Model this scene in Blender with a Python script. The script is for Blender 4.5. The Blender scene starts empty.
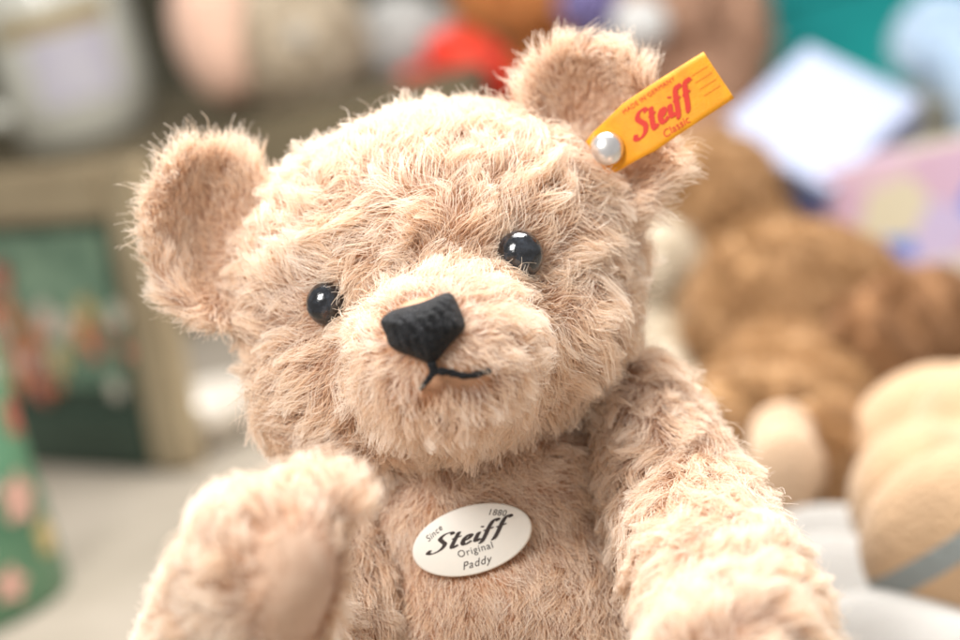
import bpy, bmesh, math, random
import numpy as np
from mathutils import Vector, Matrix, Euler
from mathutils.kdtree import KDTree

R = math.radians
CM = 0.01
rng = np.random.default_rng(7)
random.seed(7)
SC = bpy.context.scene
COL = SC.collection

# ---------------------------------------------------------------- camera
PITCH, ROLL, DIST = R(14), R(15), 0.56
PXCM = 40.0                                   # photograph pixels (960 wide) per cm in the plane of focus
TARGET = Vector((0, 0, 0.165))
FWD = Vector((0, math.cos(PITCH), -math.sin(PITCH)))
UPV = Vector((0, math.sin(PITCH), math.cos(PITCH)))
RGT = Vector((1, 0, 0))
cam_d = bpy.data.cameras.new('camera')
cam = bpy.data.objects.new('camera', cam_d)
COL.objects.link(cam)
c_up = RGT * math.sin(ROLL) + UPV * math.cos(ROLL)
c_rt = RGT * math.cos(ROLL) - UPV * math.sin(ROLL)
cm = Matrix.Identity(4)
for i, v in enumerate((c_rt, c_up, -FWD)):
    cm[0][i], cm[1][i], cm[2][i] = v
cm.translation = TARGET - FWD * DIST
cam.matrix_world = cm
cam_d.sensor_width = 36
cam_d.lens = 36 * DIST / (960 / PXCM * CM)
cam_d.clip_start, cam_d.clip_end = 0.02, 50
cam_d.dof.use_dof = True
cam_d.dof.focus_distance = DIST - 0.010
cam_d.dof.aperture_fstop = cam_d.lens / 14.5
SC.camera = cam

# ---------------------------------------------------------------- world, lamps, exposure
W = bpy.data.worlds.new('World')
SC.world = W
W.use_nodes = True
bg = W.node_tree.nodes['Background']
bg.inputs['Color'].default_value = (1.0, 0.99, 0.97, 1)
bg.inputs['Strength'].default_value = 0.38

def area(name, loc, target, size, power, color):
    d = bpy.data.lights.new(name, 'AREA')
    d.shape = 'RECTANGLE'; d.size, d.size_y = size
    d.energy = power; d.color = color
    o = bpy.data.objects.new(name, d); COL.objects.link(o)
    o.location = loc
    o.rotation_euler = (Vector(target) - Vector(loc)).to_track_quat('-Z', 'Y').to_euler()
    return o
area('window_light', (0.16, 0.36, 0.85), (0, 0.05, 0.16), (0.6, 0.4), 15.5, (1.0, 0.99, 0.98))
area('front_fill_light', (-0.42, -0.64, 1.02), (0, 0.05, 0.12), (0.40, 0.40), 11, (1.0, 0.98, 0.95))  # added soft front lamp that brightens face and chest, no ceiling fixture known

SC.view_settings.view_transform = 'Standard'
SC.view_settings.look = 'None'
SC.view_settings.exposure = 0.38
SC.view_settings.gamma = 1.0
SC.render.engine = 'CYCLES'
cy = SC.cycles
cy.max_bounces = 8; cy.diffuse_bounces = 6; cy.glossy_bounces = 4; cy.transmission_bounces = 6
cy.sample_clamp_indirect = 6
cy.use_adaptive_sampling = True
cy.adaptive_threshold = 0.015
cy.use_denoising = True
SC.cycles_curves.shape = 'RIBBONS'

# ---------------------------------------------------------------- helpers
def px_local(px, py, y=0.0):
    """photograph pixel -> bear frame in cm (x right, y away from the lens, z up) at depth y"""
    dx, dy = px - 480, 320 - py
    u = dx * math.cos(ROLL) + dy * math.sin(ROLL)
    v = -dx * math.sin(ROLL) + dy * math.cos(ROLL)
    s = (DIST * 100 + y) / (DIST * 100) / PXCM
    return np.array((u * s, y, v * s))

def at(px, py, depth):
    """photograph pixel -> world point at a distance (m) in front of the lens"""
    l = px_local(px, py, (depth - DIST) * 100) * CM
    return TARGET + RGT * l[0] + FWD * l[1] + UPV * l[2]

def link(name, me, parent=None, mat=None, smooth=True):
    o = bpy.data.objects.new(name, me); COL.objects.link(o)
    if parent: o.parent = parent
    if mat and hasattr(me, 'materials'):
        me.materials.append(mat)
    if smooth and hasattr(me, 'polygons'):
        me.polygons.foreach_set('use_smooth', [True] * len(me.polygons))
    return o

def tag(o, label=None, cat=None, group=None, kind=None):
    for k, v in (('label', label), ('category', cat), ('group', group), ('kind', kind)):
        if v: o[k] = v
    return o

def bm_mesh(bm, name='m'):
    me = bpy.data.meshes.new(name); bm.to_mesh(me); bm.free(); return me

def ell(bm, c, r, rot=None, seg=28):
    ret = bmesh.ops.create_uvsphere(bm, u_segments=seg, v_segments=seg // 2, radius=1)
    m = Matrix.Translation(Vector(c)) @ (rot.to_matrix().to_4x4() if rot else Matrix.Identity(4)) @ Matrix.Diagonal((*r, 1))
    bmesh.ops.transform(bm, matrix=m, verts=ret['verts'])
    return ret['verts']

def chain(bm, pts, radii, n=9):
    """a tapering limb as overlapping balls (fused later by remeshing)"""
    pts = [Vector(p) for p in pts]
    for i in range(len(pts) - 1):
        for k in range(n):
            t = k / (n - 1)
            ell(bm, pts[i].lerp(pts[i + 1], t), (radii[i] * (1 - t) + radii[i + 1] * t,) * 3, seg=20)

def fuse(bm, voxel, smooth=6, factor=0.6):
    """fuse overlapping volumes into one smooth continuous surface"""
    me = bm_mesh(bm)
    o = bpy.data.objects.new('tmp', me); COL.objects.link(o)
    m = o.modifiers.new('r', 'REMESH'); m.mode = 'VOXEL'; m.voxel_size = voxel
    s = o.modifiers.new('s', 'SMOOTH'); s.iterations = smooth; s.factor = factor
    dg = bpy.context.evaluated_depsgraph_get()
    out = bpy.data.meshes.new_from_object(o.evaluated_get(dg))
    bpy.data.objects.remove(o); bpy.data.meshes.remove(me)
    return out

def co_of(me):
    a = np.empty(len(me.vertices) * 3, np.float32); me.vertices.foreach_get('co', a); return a.reshape(-1, 3)

def set_co(me, a):
    me.vertices.foreach_set('co', np.ascontiguousarray(a, np.float32).ravel()); me.update()

def unit(a):
    return a / np.maximum(np.linalg.norm(a, axis=-1, keepdims=True), 1e-9)

def vnoise(P, freq, seed, n=6):
    r = np.random.default_rng(seed)
    out = np.zeros_like(P)
    for _ in range(n):
        k = unit(r.normal(size=3)) * freq * r.uniform(0.6, 1.5)
        out += np.sin(P @ k + r.uniform(0, 6.28))[:, None] * unit(r.normal(size=3))
    return out / math.sqrt(n)

# ---------------------------------------------------------------- materials
def nt_mat(name):
    m = bpy.data.materials.new(name); m.use_nodes = True
    nt = m.node_tree; nt.nodes.clear()
    return m, nt, nt.nodes.new('ShaderNodeOutputMaterial')

def principled(name, color, rough=0.7, metal=0.0, noise=None, bump=None, sheen=0.0, spec=0.5, coat=0.0):
    """noise = (scale, colour2, low, high); bump = (scale, strength, distance)"""
    m, nt, out = nt_mat(name)
    b = nt.nodes.new('ShaderNodeBsdfPrincipled')
    b.inputs['Base Color'].default_value = (*color, 1)
    b.inputs['Roughness'].default_value = rough
    b.inputs['Metallic'].default_value = metal
    b.inputs['Sheen Weight'].default_value = sheen
    b.inputs['Specular IOR Level'].default_value = spec
    b.inputs['Coat Weight'].default_value = coat
    nt.links.new(b.outputs[0], out.inputs[0])
    tc = nt.nodes.new('ShaderNodeTexCoord')
    if noise:
        n = nt.nodes.new('ShaderNodeTexNoise'); n.inputs['Scale'].default_value = noise[0]; n.inputs['Detail'].default_value = 4
        r = nt.nodes.new('ShaderNodeValToRGB')
        r.color_ramp.elements[0].position, r.color_ramp.elements[1].position = noise[2], noise[3]
        r.color_ramp.elements[0].color = (*color, 1); r.color_ramp.elements[1].color = (*noise[1], 1)
        nt.links.new(tc.outputs['Object'], n.inputs['Vector'])
        nt.links.new(n.outputs['Fac'], r.inputs[0]); nt.links.new(r.outputs[0], b.inputs['Base Color'])
    if bump:
        n = nt.nodes.new('ShaderNodeTexNoise'); n.inputs['Scale'].default_value = bump[0]; n.inputs['Detail'].default_value = 5
        bp = nt.nodes.new('ShaderNodeBump'); bp.inputs['Strength'].default_value = bump[1]; bp.inputs['Distance'].default_value = bump[2]
        nt.links.new(tc.outputs['Object'], n.inputs['Vector'])
        nt.links.new(n.outputs['Fac'], bp.inputs['Height']); nt.links.new(bp.outputs[0], b.inputs['Normal'])
    return m

def fur_mat(name, root, tip, pale, gloss=0.13):
    m, nt, out = nt_mat(name)
    info = nt.nodes.new('ShaderNodeHairInfo')
    ra = nt.nodes.new('ShaderNodeValToRGB')
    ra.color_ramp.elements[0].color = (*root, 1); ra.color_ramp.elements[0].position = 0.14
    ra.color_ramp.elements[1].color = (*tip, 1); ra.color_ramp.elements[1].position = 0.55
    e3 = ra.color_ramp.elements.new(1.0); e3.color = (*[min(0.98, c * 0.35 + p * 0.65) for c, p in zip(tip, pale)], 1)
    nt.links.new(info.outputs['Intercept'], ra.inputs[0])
    at_ = nt.nodes.new('ShaderNodeAttribute'); at_.attribute_name = 'tone'
    mx = nt.nodes.new('ShaderNodeMix'); mx.data_type = 'RGBA'
    nt.links.new(at_.outputs['Fac'], mx.inputs['Factor'])
    nt.links.new(ra.outputs[0], mx.inputs['A']); mx.inputs['B'].default_value = (*pale, 1)
    di = nt.nodes.new('ShaderNodeBsdfDiffuse'); tr = nt.nodes.new('ShaderNodeBsdfTranslucent')
    hr = nt.nodes.new('ShaderNodeBsdfHair'); hr.component = 'Reflection'
    hr.inputs['RoughnessU'].default_value = 0.28; hr.inputs['RoughnessV'].default_value = 0.7
    hr.inputs['Color'].default_value = (1.0, 0.93, 0.84, 1)
    m1 = nt.nodes.new('ShaderNodeMixShader'); m1.inputs[0].default_value = 0.28
    m2 = nt.nodes.new('ShaderNodeMixShader'); m2.inputs[0].default_value = gloss
    nt.links.new(mx.outputs['Result'], di.inputs['Color']); nt.links.new(mx.outputs['Result'], tr.inputs['Color'])
    nt.links.new(di.outputs[0], m1.inputs[1]); nt.links.new(tr.outputs[0], m1.inputs[2])
    nt.links.new(m1.outputs[0], m2.inputs[1]); nt.links.new(hr.outputs[0], m2.inputs[2])
    nt.links.new(m2.outputs[0], out.inputs[0])
    return m

M_FUR = fur_mat('mohair', (0.50, 0.245, 0.105), (0.95, 0.735, 0.53), (0.98, 0.90, 0.81))  # mohair tint; crevice shade put into the roots, highlights into the pale tips
M_SKIN = principled('plush_backing', (0.50, 0.27, 0.155), 0.9, noise=(90, (0.58, 0.34, 0.21), 0.35, 0.65), bump=(900, 0.4, 0.001))
M_FELT = principled('paw_felt', (0.66, 0.42, 0.29), 0.95, noise=(260, (0.72, 0.49, 0.35), 0.3, 0.7), bump=(1500, 0.5, 0.0006), sheen=0.3)

# ---------------------------------------------------------------- fur
def fur(me, parent, dens, length, flow, lean=0.6, cull=None, seed=1, K=8, clump=0.74, guide_dens=8.0,
        curl=0.22, noise_amp=0.9, noise_freq=1.3, radius=0.0085, origin=(0, 0, 0), mat=None, nearside=True):
    """combed, clumped, wavy mohair strands rooted on a mesh given in cm; one hair Curves object"""
    r = np.random.default_rng(seed)
    me.calc_loop_triangles()
    T = np.empty(len(me.loop_triangles) * 3, np.int32); me.loop_triangles.foreach_get('vertices', T); T = T.reshape(-1, 3)
    V = co_of(me).astype(np.float64)
    NV = np.empty(len(me.vertices) * 3, np.float32); me.vertices.foreach_get('normal', NV); NV = NV.reshape(-1, 3).astype(np.float64)
    a, b, c = V[T[:, 0]], V[T[:, 1]], V[T[:, 2]]
    area_ = 0.5 * np.linalg.norm(np.cross(b - a, c - a), axis=1)
    fn = unit(np.cross(b - a, c - a))
    wgt = area_ * np.clip(0.75 - fn[:, 1] * 0.9, 0.22, 1.0)          # the far side of the toy gets a thinner pile
    n = int(wgt.sum() * dens)
    def sample(n):
        ti = r.choice(len(T), n, p=wgt / wgt.sum())
        u, v = r.random(n), r.random(n); f = u + v > 1; u[f], v[f] = 1 - u[f], 1 - v[f]
        w = 1 - u - v
        P = a[ti] * w[:, None] + b[ti] * u[:, None] + c[ti] * v[:, None]
        N = unit(NV[T[ti, 0]] * w[:, None] + NV[T[ti, 1]] * u[:, None] + NV[T[ti, 2]] * v[:, None])
        return P, N
    P, N = sample(n)
    if cull is not None:
        k = cull(P, r); P, N = P[k], N[k]
    G, GN = sample(int(wgt.sum() * guide_dens))
    def strands(P, N, jit, L, ph, amp):
        F = flow(P, N)
        na = noise_amp(P)[:, None] if callable(noise_amp) else noise_amp
        F = F + (vnoise(P, noise_freq, seed + 11) + vnoise(P, noise_freq * 3.2, seed + 12) * 0.85) * na
        F = F - (F * N).sum(1, keepdims=True) * N
        ln = lean(P) if callable(lean) else np.full(len(P), lean)
        D = unit(unit(F) * ln[:, None] + N * (1.02 - ln)[:, None])
        D = unit(D + jit)
        e1 = unit(np.cross(D, N) + 1e-4); e2 = np.cross(D, e1)
        s = np.linspace(0, 1, K)[None, :, None]
        X = P[:, None] + D[:, None] * (L[:, None, None] * s)
        X = X + (unit(F)[:, None] * 0.22 - N[:, None] * 0.10) * (L[:, None, None] * s ** 2)
        X[..., 2] -= 0.10 * (L[:, None] * s[..., 0] ** 2)
        w1 = ph[:, None] + s[..., 0] * 5.2; w2 = ph[:, None] * 1.7 + s[..., 0] * 8.0
        X = X + (e1[:, None] * (np.sin(w1) - np.sin(ph)[:, None])[..., None] + e2[:, None] * (np.cos(w2) - np.cos(ph * 1.7)[:, None])[..., None] * 0.6) * (amp[:, None, None] * s ** 0.7)
        return X
    LG = length(G) * r.uniform(0.75, 1.25, len(G))
    phG = r.uniform(0, 6.28, len(G))
    XG = strands(G, GN, r.normal(size=G.shape) * 0.26, LG, phG, curl * np.clip(LG, 0, 1.1) ** 1.3)
    nc = max(4, len(G) // 4)                                          # coarse tufts gather the fine locks
    kc = KDTree(nc)
    for i in range(nc): kc.insert(G[i], i)
    kc.balance()
    ci = np.fromiter((kc.find(g)[1] for g in G), np.int32, len(G))
    sg = np.linspace(0, 1, K)[None, :, None]
    XG = XG + (XG[ci] - XG) * ((np.clip(r.normal(0.5, 0.2, len(G)), 0, 0.85) * np.interp(length(G), [0.5, 1.0], [0.3, 1.0]))[:, None, None] * sg ** 1.4)
    kd = KDTree(len(G))
    for i, g in enumerate(G): kd.insert(g, i)
    kd.balance()
    gi = np.fromiter((kd.find(p)[1] for p in (P + r.normal(size=P.shape) * 0.06)), np.int32, len(P))
    L = length(P) * r.uniform(0.55, 1.2, len(P)) * (0.8 + 0.2 * LG[gi] / np.maximum(length(G)[gi], 1e-6))
    X = strands(P, N, r.normal(size=P.shape) * 0.20, L, phG[gi] + r.normal(size=len(P)) * 0.7, curl * np.clip(L, 0, 1.1) ** 1.3 * r.uniform(0.5, 1.4, len(P)))
    cl = np.clip(r.normal(clump, 0.25, len(P)), 0, 0.95)
    cl *= np.interp(length(P), [0.5, 1.0], [0.35, 1.0])
    cl[r.random(len(P)) < 0.08] = 0.0                                 # stray hairs
    s = np.linspace(0, 1, K)[None, :, None]
    X = X + (XG[gi] - X) * (cl[:, None, None] * s ** 1.2)
    X = X + r.normal(size=X.shape) * (0.012 * s)
    X = (X - np.array(origin)) * CM
    rad = radius * CM * r.uniform(0.6, 1.4, len(P))[:, None] * np.linspace(1.0, 0.4, K)[None]
    tone = np.clip(r.normal(0.26, 0.2, len(P)) + r.normal(0, 0.18, len(G))[gi], 0, 1)
    hc = bpy.data.hair_curves.new('fur')
    hc.add_curves([K] * len(P))
    hc.points.foreach_set('position', X.astype(np.float32).ravel())
    (hc.attributes.get('radius') or hc.attributes.new('radius', 'FLOAT', 'POINT')).data.foreach_set('value', rad.astype(np.float32).ravel())
    hc.attributes.new('tone', 'FLOAT', 'CURVE').data.foreach_set('value', tone.astype(np.float32))
    hc.materials.append(mat or M_FUR)
    o = bpy.data.objects.new('fur', hc); COL.objects.link(o); o.parent = parent
    return o, len(P)

# ---------------------------------------------------------------- the bear
BASE = np.array((-1.2, 4.6, -17.0))                       # where it sits, in the bear frame (cm)
bear = bpy.data.objects.new('teddy_bear', None); COL.objects.link(bear)
bear.rotation_euler = (-PITCH, 0, 0)
bear.location = TARGET + (RGT * BASE[0] + FWD * BASE[1] + UPV * BASE[2]) * CM
bear.empty_display_size = 0.05
TABLE_Z = bear.location.z - 0.002
tag(bear, 'fluffy caramel teddy bear with black nose, sitting in front with one paw raised', 'teddy bear')

def part(name, me, mat, parent=bear, smooth=True):
    """a bear part modelled in cm in the bear frame -> metres relative to the root"""
    m2 = me.copy()
    set_co(m2, (co_of(me) - BASE) * CM)
    return link(name, m2, parent, mat, smooth)

HC = np.array((-0.75, 4.0, 1.55)); HR = np.array((5.3, 4.5, 4.15))
NOSE = np.array((-1.25, -4.7, 0.25))
EYES = [px_local(327, 304, 0.02), px_local(520, 255, -0.28)]

bm = bmesh.new()
ell(bm, HC, HR, seg=48)
ell(bm, (-1.2, 2.6, -0.45), (4.9, 3.6, 2.65), seg=40)           # cheeks
ell(bm, (-1.05, -1.0, -0.55), (2.15, 3.5, 1.85), Euler((R(4), 0, 0)), seg=40)   # muzzle
ell(bm, (-1.0, 0.2, -0.5), (2.7, 2.2, 2.3), seg=32)
me_head = fuse(bm, 0.16, 14, 0.5)
head = part('head', me_head, M_SKIN)

def seg_d(P, a, b):
    ab = b - a; t = np.clip(((P - a) @ ab) / (ab @ ab), 0, 1)
    return np.linalg.norm(P - (a + t[:, None] * ab), axis=1)

mouth_px = [[(431, 362), (434, 371)], [(434, 371), (448, 372), (468, 376), (490, 371)], [(434, 371), (428, 380), (420, 389)]]
bvh_head = None
from mathutils.bvhtree import BVHTree
bm = bmesh.new(); bm.from_mesh(me_head); bvh_head = BVHTree.FromBMesh(bm); bm.free()
EYEPOINT = Vector((0, -DIST * 100, 0))
def on_head(px, py, off=0.0, tree=None):
    d = Vector(px_local(px, py, 0)) - EYEPOINT; d.normalize()
    hit = (tree or bvh_head).ray_cast(EYEPOINT, d)
    return np.array(hit[0] - d * off), np.array(hit[1])

MOUTH = [[on_head(x, y, 0.30)[0] for x, y in ln] for ln in mouth_px]
nose_poly = [(379, 321), (391, 310), (420, 302), (447, 292), (456, 301), (465, 326), (452, 343), (433, 364), (412, 357), (390, 348), (384, 335)]
NPOLY = np.array([px_local(x, y, -4.8) for x, y in nose_poly])
NC = NPOLY.mean(0)

def cull_head(P, r):
    k = np.ones(len(P), bool)
    for e in EYES:
        k &= np.linalg.norm(P - e, axis=1) > 0.47
    q = P[:, [0, 2]] - NC[[0, 2]]
    k &= ~((P[:, 1] < -2.6) & ((q[:, 0] / 0.86) ** 2 + (q[:, 1] / 0.66) ** 2 < 1))
    for ln in MOUTH:
        for a_, b_ in zip(ln[:-1], ln[1:]):
            k &= (seg_d(P, a_, b_) > 0.42) | (r.random(len(P)) < 0.10)
    return k

def len_head(P):
    d = np.linalg.norm(P - NOSE, axis=1)
    L = np.interp(d, [0.6, 1.6, 3.0, 5.0, 9.0], [0.28, 0.66, 0.90, 1.08, 1.2])
    for e in EYES:
        L = L * np.interp(np.linalg.norm(P - e, axis=1), [0.45, 1.1], [0.60, 1.0])
    return L

def flow_head(P, N):
    d = unit(P - NOSE)
    F = d * 1.0
    F[:, 2] -= 0.45 * np.clip((0.5 - P[:, 2]) / 3, 0, 1)
    for e in EYES:
        v = P - e; q = np.linalg.norm(v, axis=1, keepdims=True)
        F = F + v / q * 0.9 * np.exp(-(q / 1.1) ** 2)
    return F

def lean_head(P):
    return np.interp(np.linalg.norm(P - NOSE, axis=1), [0.8, 2.5, 3.3, 4.5], [0.60, 0.52, 0.60, 0.72])

total = 0
def grow(me, parent, **kw):
    global total
    o, n = fur(me, parent, origin=BASE, **kw); total += n
    return o
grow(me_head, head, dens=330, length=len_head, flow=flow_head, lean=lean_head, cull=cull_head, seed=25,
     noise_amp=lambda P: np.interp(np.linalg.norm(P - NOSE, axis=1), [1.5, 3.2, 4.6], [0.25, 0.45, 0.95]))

# nose: black embroidered shield
def nose_mesh():
    bm = bmesh.new()
    P2 = NPOLY[:, [0, 2]]; c2 = P2.mean(0)
    # dense, rounded outline
    out = []
    m = len(P2)
    for i in range(m):
        p0, p1, p2, p3 = P2[i - 1], P2[i], P2[(i + 1) % m], P2[(i + 2) % m]
        for t in np.linspace(0, 1, 17)[:-1]:
            cr = 0.5 * ((2 * p1) + (-p0 + p2) * t + (2 * p0 - 5 * p1 + 4 * p2 - p3) * t * t + (-p0 + 3 * p1 - 3 * p2 + p3) * t ** 3)
            out.append(cr * 0.75 + (p1 * (1 - t) + p2 * t) * 0.25)
    rings = []
    RN = 40
    for k in range(RN + 1):
        f = 1 - k / RN
        row = []
        for q in out:
            x, z = c2 + (q - c2) * f
            y = -4.05 - 0.95 * math.sqrt(max(0, 1 - f ** 2.4)) + 0.25 * (z - c2[1]) - 0.06
            y -= 0.055 * abs(math.sin(x * 15 + 0.35 * math.sin(z * 5) + 0.25 * math.sin(x * 31))) * (1 - f ** 8) + 0.016 * math.sin(z * 17 + x * 23) * (1 - f ** 4)
            row.append(bm.verts.new((x, y, z)))
            if k == RN: break
        rings.append(row)
    base = [bm.verts.new((v.co.x, v.co.y + 0.7, v.co.z)) for v in rings[0]]
    rings.insert(0, base)
    for a_, b_ in zip(rings[:-1], rings[1:]):
        n = len(a_)
        for i in range(n):
            j = (i + 1) % n
            if len(b_) == 1: bm.faces.new((a_[i], a_[j], b_[0]))
            else: bm.faces.new((a_[i], a_[j], b_[j], b_[i]))
    bmesh.ops.recalc_face_normals(bm, faces=bm.faces)
    return bm_mesh(bm)
M_NOSE = principled('black_wool', (0.006, 0.006, 0.007), 0.75, noise=(420, (0.022, 0.022, 0.026), 0.4, 0.75), bump=(900, 1.0, 0.0025), sheen=0.06, spec=0.25)
nose = part('nose', nose_mesh(), M_NOSE, head)

def tube(bm, pts, rad, sides=8, sub=6):
    P = [np.array(p, float) for p in pts]
    if len(P) > 2:
        Q = []
        for i in range(len(P) - 1):
            p0, p1, p2, p3 = P[max(i - 1, 0)], P[i], P[i + 1], P[min(i + 2, len(P) - 1)]
            for t in np.linspace(0, 1, sub + 1)[:-1]:
                Q.append(0.5 * ((2 * p1) + (-p0 + p2) * t + (2 * p0 - 5 * p1 + 4 * p2 - p3) * t * t + (-p0 + 3 * p1 - 3 * p2 + p3) * t ** 3))
        Q.append(P[-1]); P = Q
    rings = []
    for i, p in enumerate(P):
        d = unit(P[min(i + 1, len(P) - 1)] - P[max(i - 1, 0)])
        e1 = unit(np.cross(d, (0.1, 1, 0.05))); e2 = np.cross(d, e1)
        rr = rad(i / (len(P) - 1)) if callable(rad) else rad
        rings.append([bm.verts.new(p + (e1 * math.cos(2 * math.pi * k / sides) + e2 * math.sin(2 * math.pi * k / sides)) * rr) for k in range(sides)])
    for a_, b_ in zip(rings[:-1], rings[1:]):
        for k in range(sides):
            bm.faces.new((a_[k], a_[(k + 1) % sides], b_[(k + 1) % sides], b_[k]))
    bm.faces.new(rings[0][::-1]); bm.faces.new(rings[-1])
bm = bmesh.new()
twist = lambda a, b: (lambda t: (a + (b - a) * t) * (1 + 0.10 * math.sin(t * 34)))
MOUTH[1][-1] = MOUTH[1][-1] + np.array((0, 0.22, 0)); MOUTH[2][-1] = MOUTH[2][-1] + np.array((0, 0.22, 0))
tube(bm, MOUTH[0], 0.11)
tube(bm, MOUTH[1], twist(0.10, 0.07), sub=16)
tube(bm, MOUTH[2], twist(0.09, 0.05), sub=16)
part('mouth', bm_mesh(bm), M_NOSE, head)

# eyes
M_EYE = principled('black_glass', (0.006, 0.006, 0.008), 0.10, noise=(500, (0.03, 0.035, 0.045), 0.45, 0.7), bump=(420, 0.35, 0.0008), coat=0.6)  # grey-blue mottled reflections are put into the black glass colour
for e, er in zip(EYES, (0.94, 1.04)):
    bm = bmesh.new(); ell(bm, e, (0.56 * er, 0.46 * er, 0.59 * er), seg=36)
    part('eye', bm_mesh(bm), M_EYE, head)

# ears
def ear_mesh(side):
    c = px_local(211, 240, 3.6) if side < 0 else px_local(602, 132, 3.6)
    bm = bmesh.new(); ell(bm, (0, 0, 0), (1.8, 0.6, 2.35), seg=44)
    for v in bm.verts:
        r2 = (v.co.x / 1.8) ** 2 + (v.co.z / 2.35) ** 2
        v.co.y += 0.75 - 1.55 * r2
    rot = Euler((R(-6), R(14) * (1 if side < 0 else -1), R(20) if side < 0 else R(-10)), 'XYZ')
    bmesh.ops.transform(bm, matrix=Matrix.Translation(Vector(c)) @ rot.to_matrix().to_4x4(), verts=bm.verts)
    return fuse(bm, 0.12, 5, 0.5), c, np.array(rot.to_matrix())
BUTTON = px_local(608, 149, 1.6)
TAG_A, TAG_B = BUTTON, px_local(719, 75, 1.2)
for side in (-1, 1):
    me, c, rm = ear_mesh(side)
    ear = part('ear', me, M_SKIN)
    fwd_n = rm @ np.array((0, -1.0, 0))
    inner = c + np.array((1.2 * -side, 0.0, -0.7))
    def rimness(P, c=c, rm=rm):
        q = (P - c) @ rm
        return np.sqrt((q[:, 0] / 1.8) ** 2 + (q[:, 2] / 2.35) ** 2)
    def flow_ear(P, N, c=c, inner=inner, fwd_n=fwd_n):
        return unit(P - inner) + 0.1 * fwd_n
    def len_ear(P, rimness=rimness):
        return np.interp(rimness(P), [0.35, 0.72, 0.95], [0.40, 0.52, 0.9])
    def cull_ear(P, r, side=side):
        k = np.ones(len(P), bool)
        if side > 0:
            k &= (np.linalg.norm(P[:, [0, 2]] - BUTTON[[0, 2]], axis=1) > 0.5) | (P[:, 1] > 3.2)
            k &= (seg_d(P[:, [0, 2]], TAG_A[[0, 2]], TAG_B[[0, 2]]) > 0.6) | (P[:, 1] > 3.4)
        return k
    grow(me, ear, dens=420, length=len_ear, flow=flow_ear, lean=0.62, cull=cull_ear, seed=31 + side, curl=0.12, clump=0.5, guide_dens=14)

# torso
bm = bmesh.new()
ell(bm, (-1.25, 4.3, -9.0), (4.5, 4.3, 5.2), seg=40)
ell(bm, (-1.1, 4.3, -5.2), (3.6, 3.4, 3.2), seg=32)
ell(bm, (-1.3, 4.3, -12.6), (4.9, 4.6, 4.4), seg=32)
me_torso = fuse(bm, 0.2, 10, 0.5)
torso = part('torso', me_torso, M_SKIN)
bm = bmesh.new(); bm.from_mesh(me_torso); bvh_torso = BVHTree.FromBMesh(bm); bm.free()
BADGE, BN = on_head(472, 540, 0.35, bvh_torso)
BN = unit(BN + np.array((0, -0.35, 0.12)))
def flow_torso(P, N):
    F = np.zeros_like(P); F[:, 2] = -1.0
    F[:, 0] += 0.5 * np.sign(P[:, 0] - BADGE[0]) * np.clip(np.abs(P[:, 0] - BADGE[0]) / 2, 0, 1)
    v = P - BADGE; q = np.linalg.norm(v, axis=1, keepdims=True)
    return F + v / q * 1.2 * np.exp(-(q / 1.7) ** 2)
def cull_torso(P, r):
    d = P - BADGE
    return ~((P[:, 1] < 3) & ((d[:, 0] / 1.5) ** 2 + (d[:, 2] / 0.85) ** 2 < r.uniform(0.62, 1.0, len(P)))) & (P[:, 2] > -15.6)
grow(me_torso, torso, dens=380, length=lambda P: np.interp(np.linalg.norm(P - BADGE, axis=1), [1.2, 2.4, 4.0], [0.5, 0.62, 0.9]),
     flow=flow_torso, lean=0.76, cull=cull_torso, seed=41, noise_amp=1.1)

# arms
def limb(name, pts, radii, seed, pad=None, dens=380, lenv=1.0, swirl=None, extra=None):
    bm = bmesh.new(); chain(bm, pts, radii)
    if extra: extra(bm)
    me = fuse(bm, 0.17, 10, 0.5)
    o = part(name, me, M_SKIN)
    A = np.array(pts, float)
    def flow(P, N):
        best = None; F = np.zeros_like(P); bd = np.full(len(P), 1e9)
        for a_, b_ in zip(A[:-1], A[1:]):
            d = seg_d(P, a_, b_); k = d < bd; bd[k] = d[k]; F[k] = unit(b_ - a_)
        F = F * 0.5 + np.array((0, 0, -0.35))
        if swirl is not None:                                            # the pile is brushed back from the paw end
            v = P - np.array(swirl); q = np.linalg.norm(v, axis=1, keepdims=True)
            F = F * (1 - np.exp(-(q / 5.0) ** 2)) + unit(v) * 1.3 * np.exp(-(q / 5.0) ** 2)
        return F
    cull = None
    if pad is not None:
        pc, pn, pu, ra, rb = pad
        pv = np.cross(pn, pu)
        def cull(P, r):
            q = P - pc
            return ~((np.abs(q @ pn) < 1.6) & (((q @ pu) / ra) ** 2 + ((q @ pv) / rb) ** 2 < r.uniform(0.15, 1.0, len(P))) & (q @ pn > -1.2))
    grow(me, o, dens=dens, length=(lenv if callable(lenv) else lambda P: np.full(len(P), lenv)), flow=flow, lean=0.72, cull=cull, seed=seed, noise_amp=0.6)
    return o, me

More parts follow.
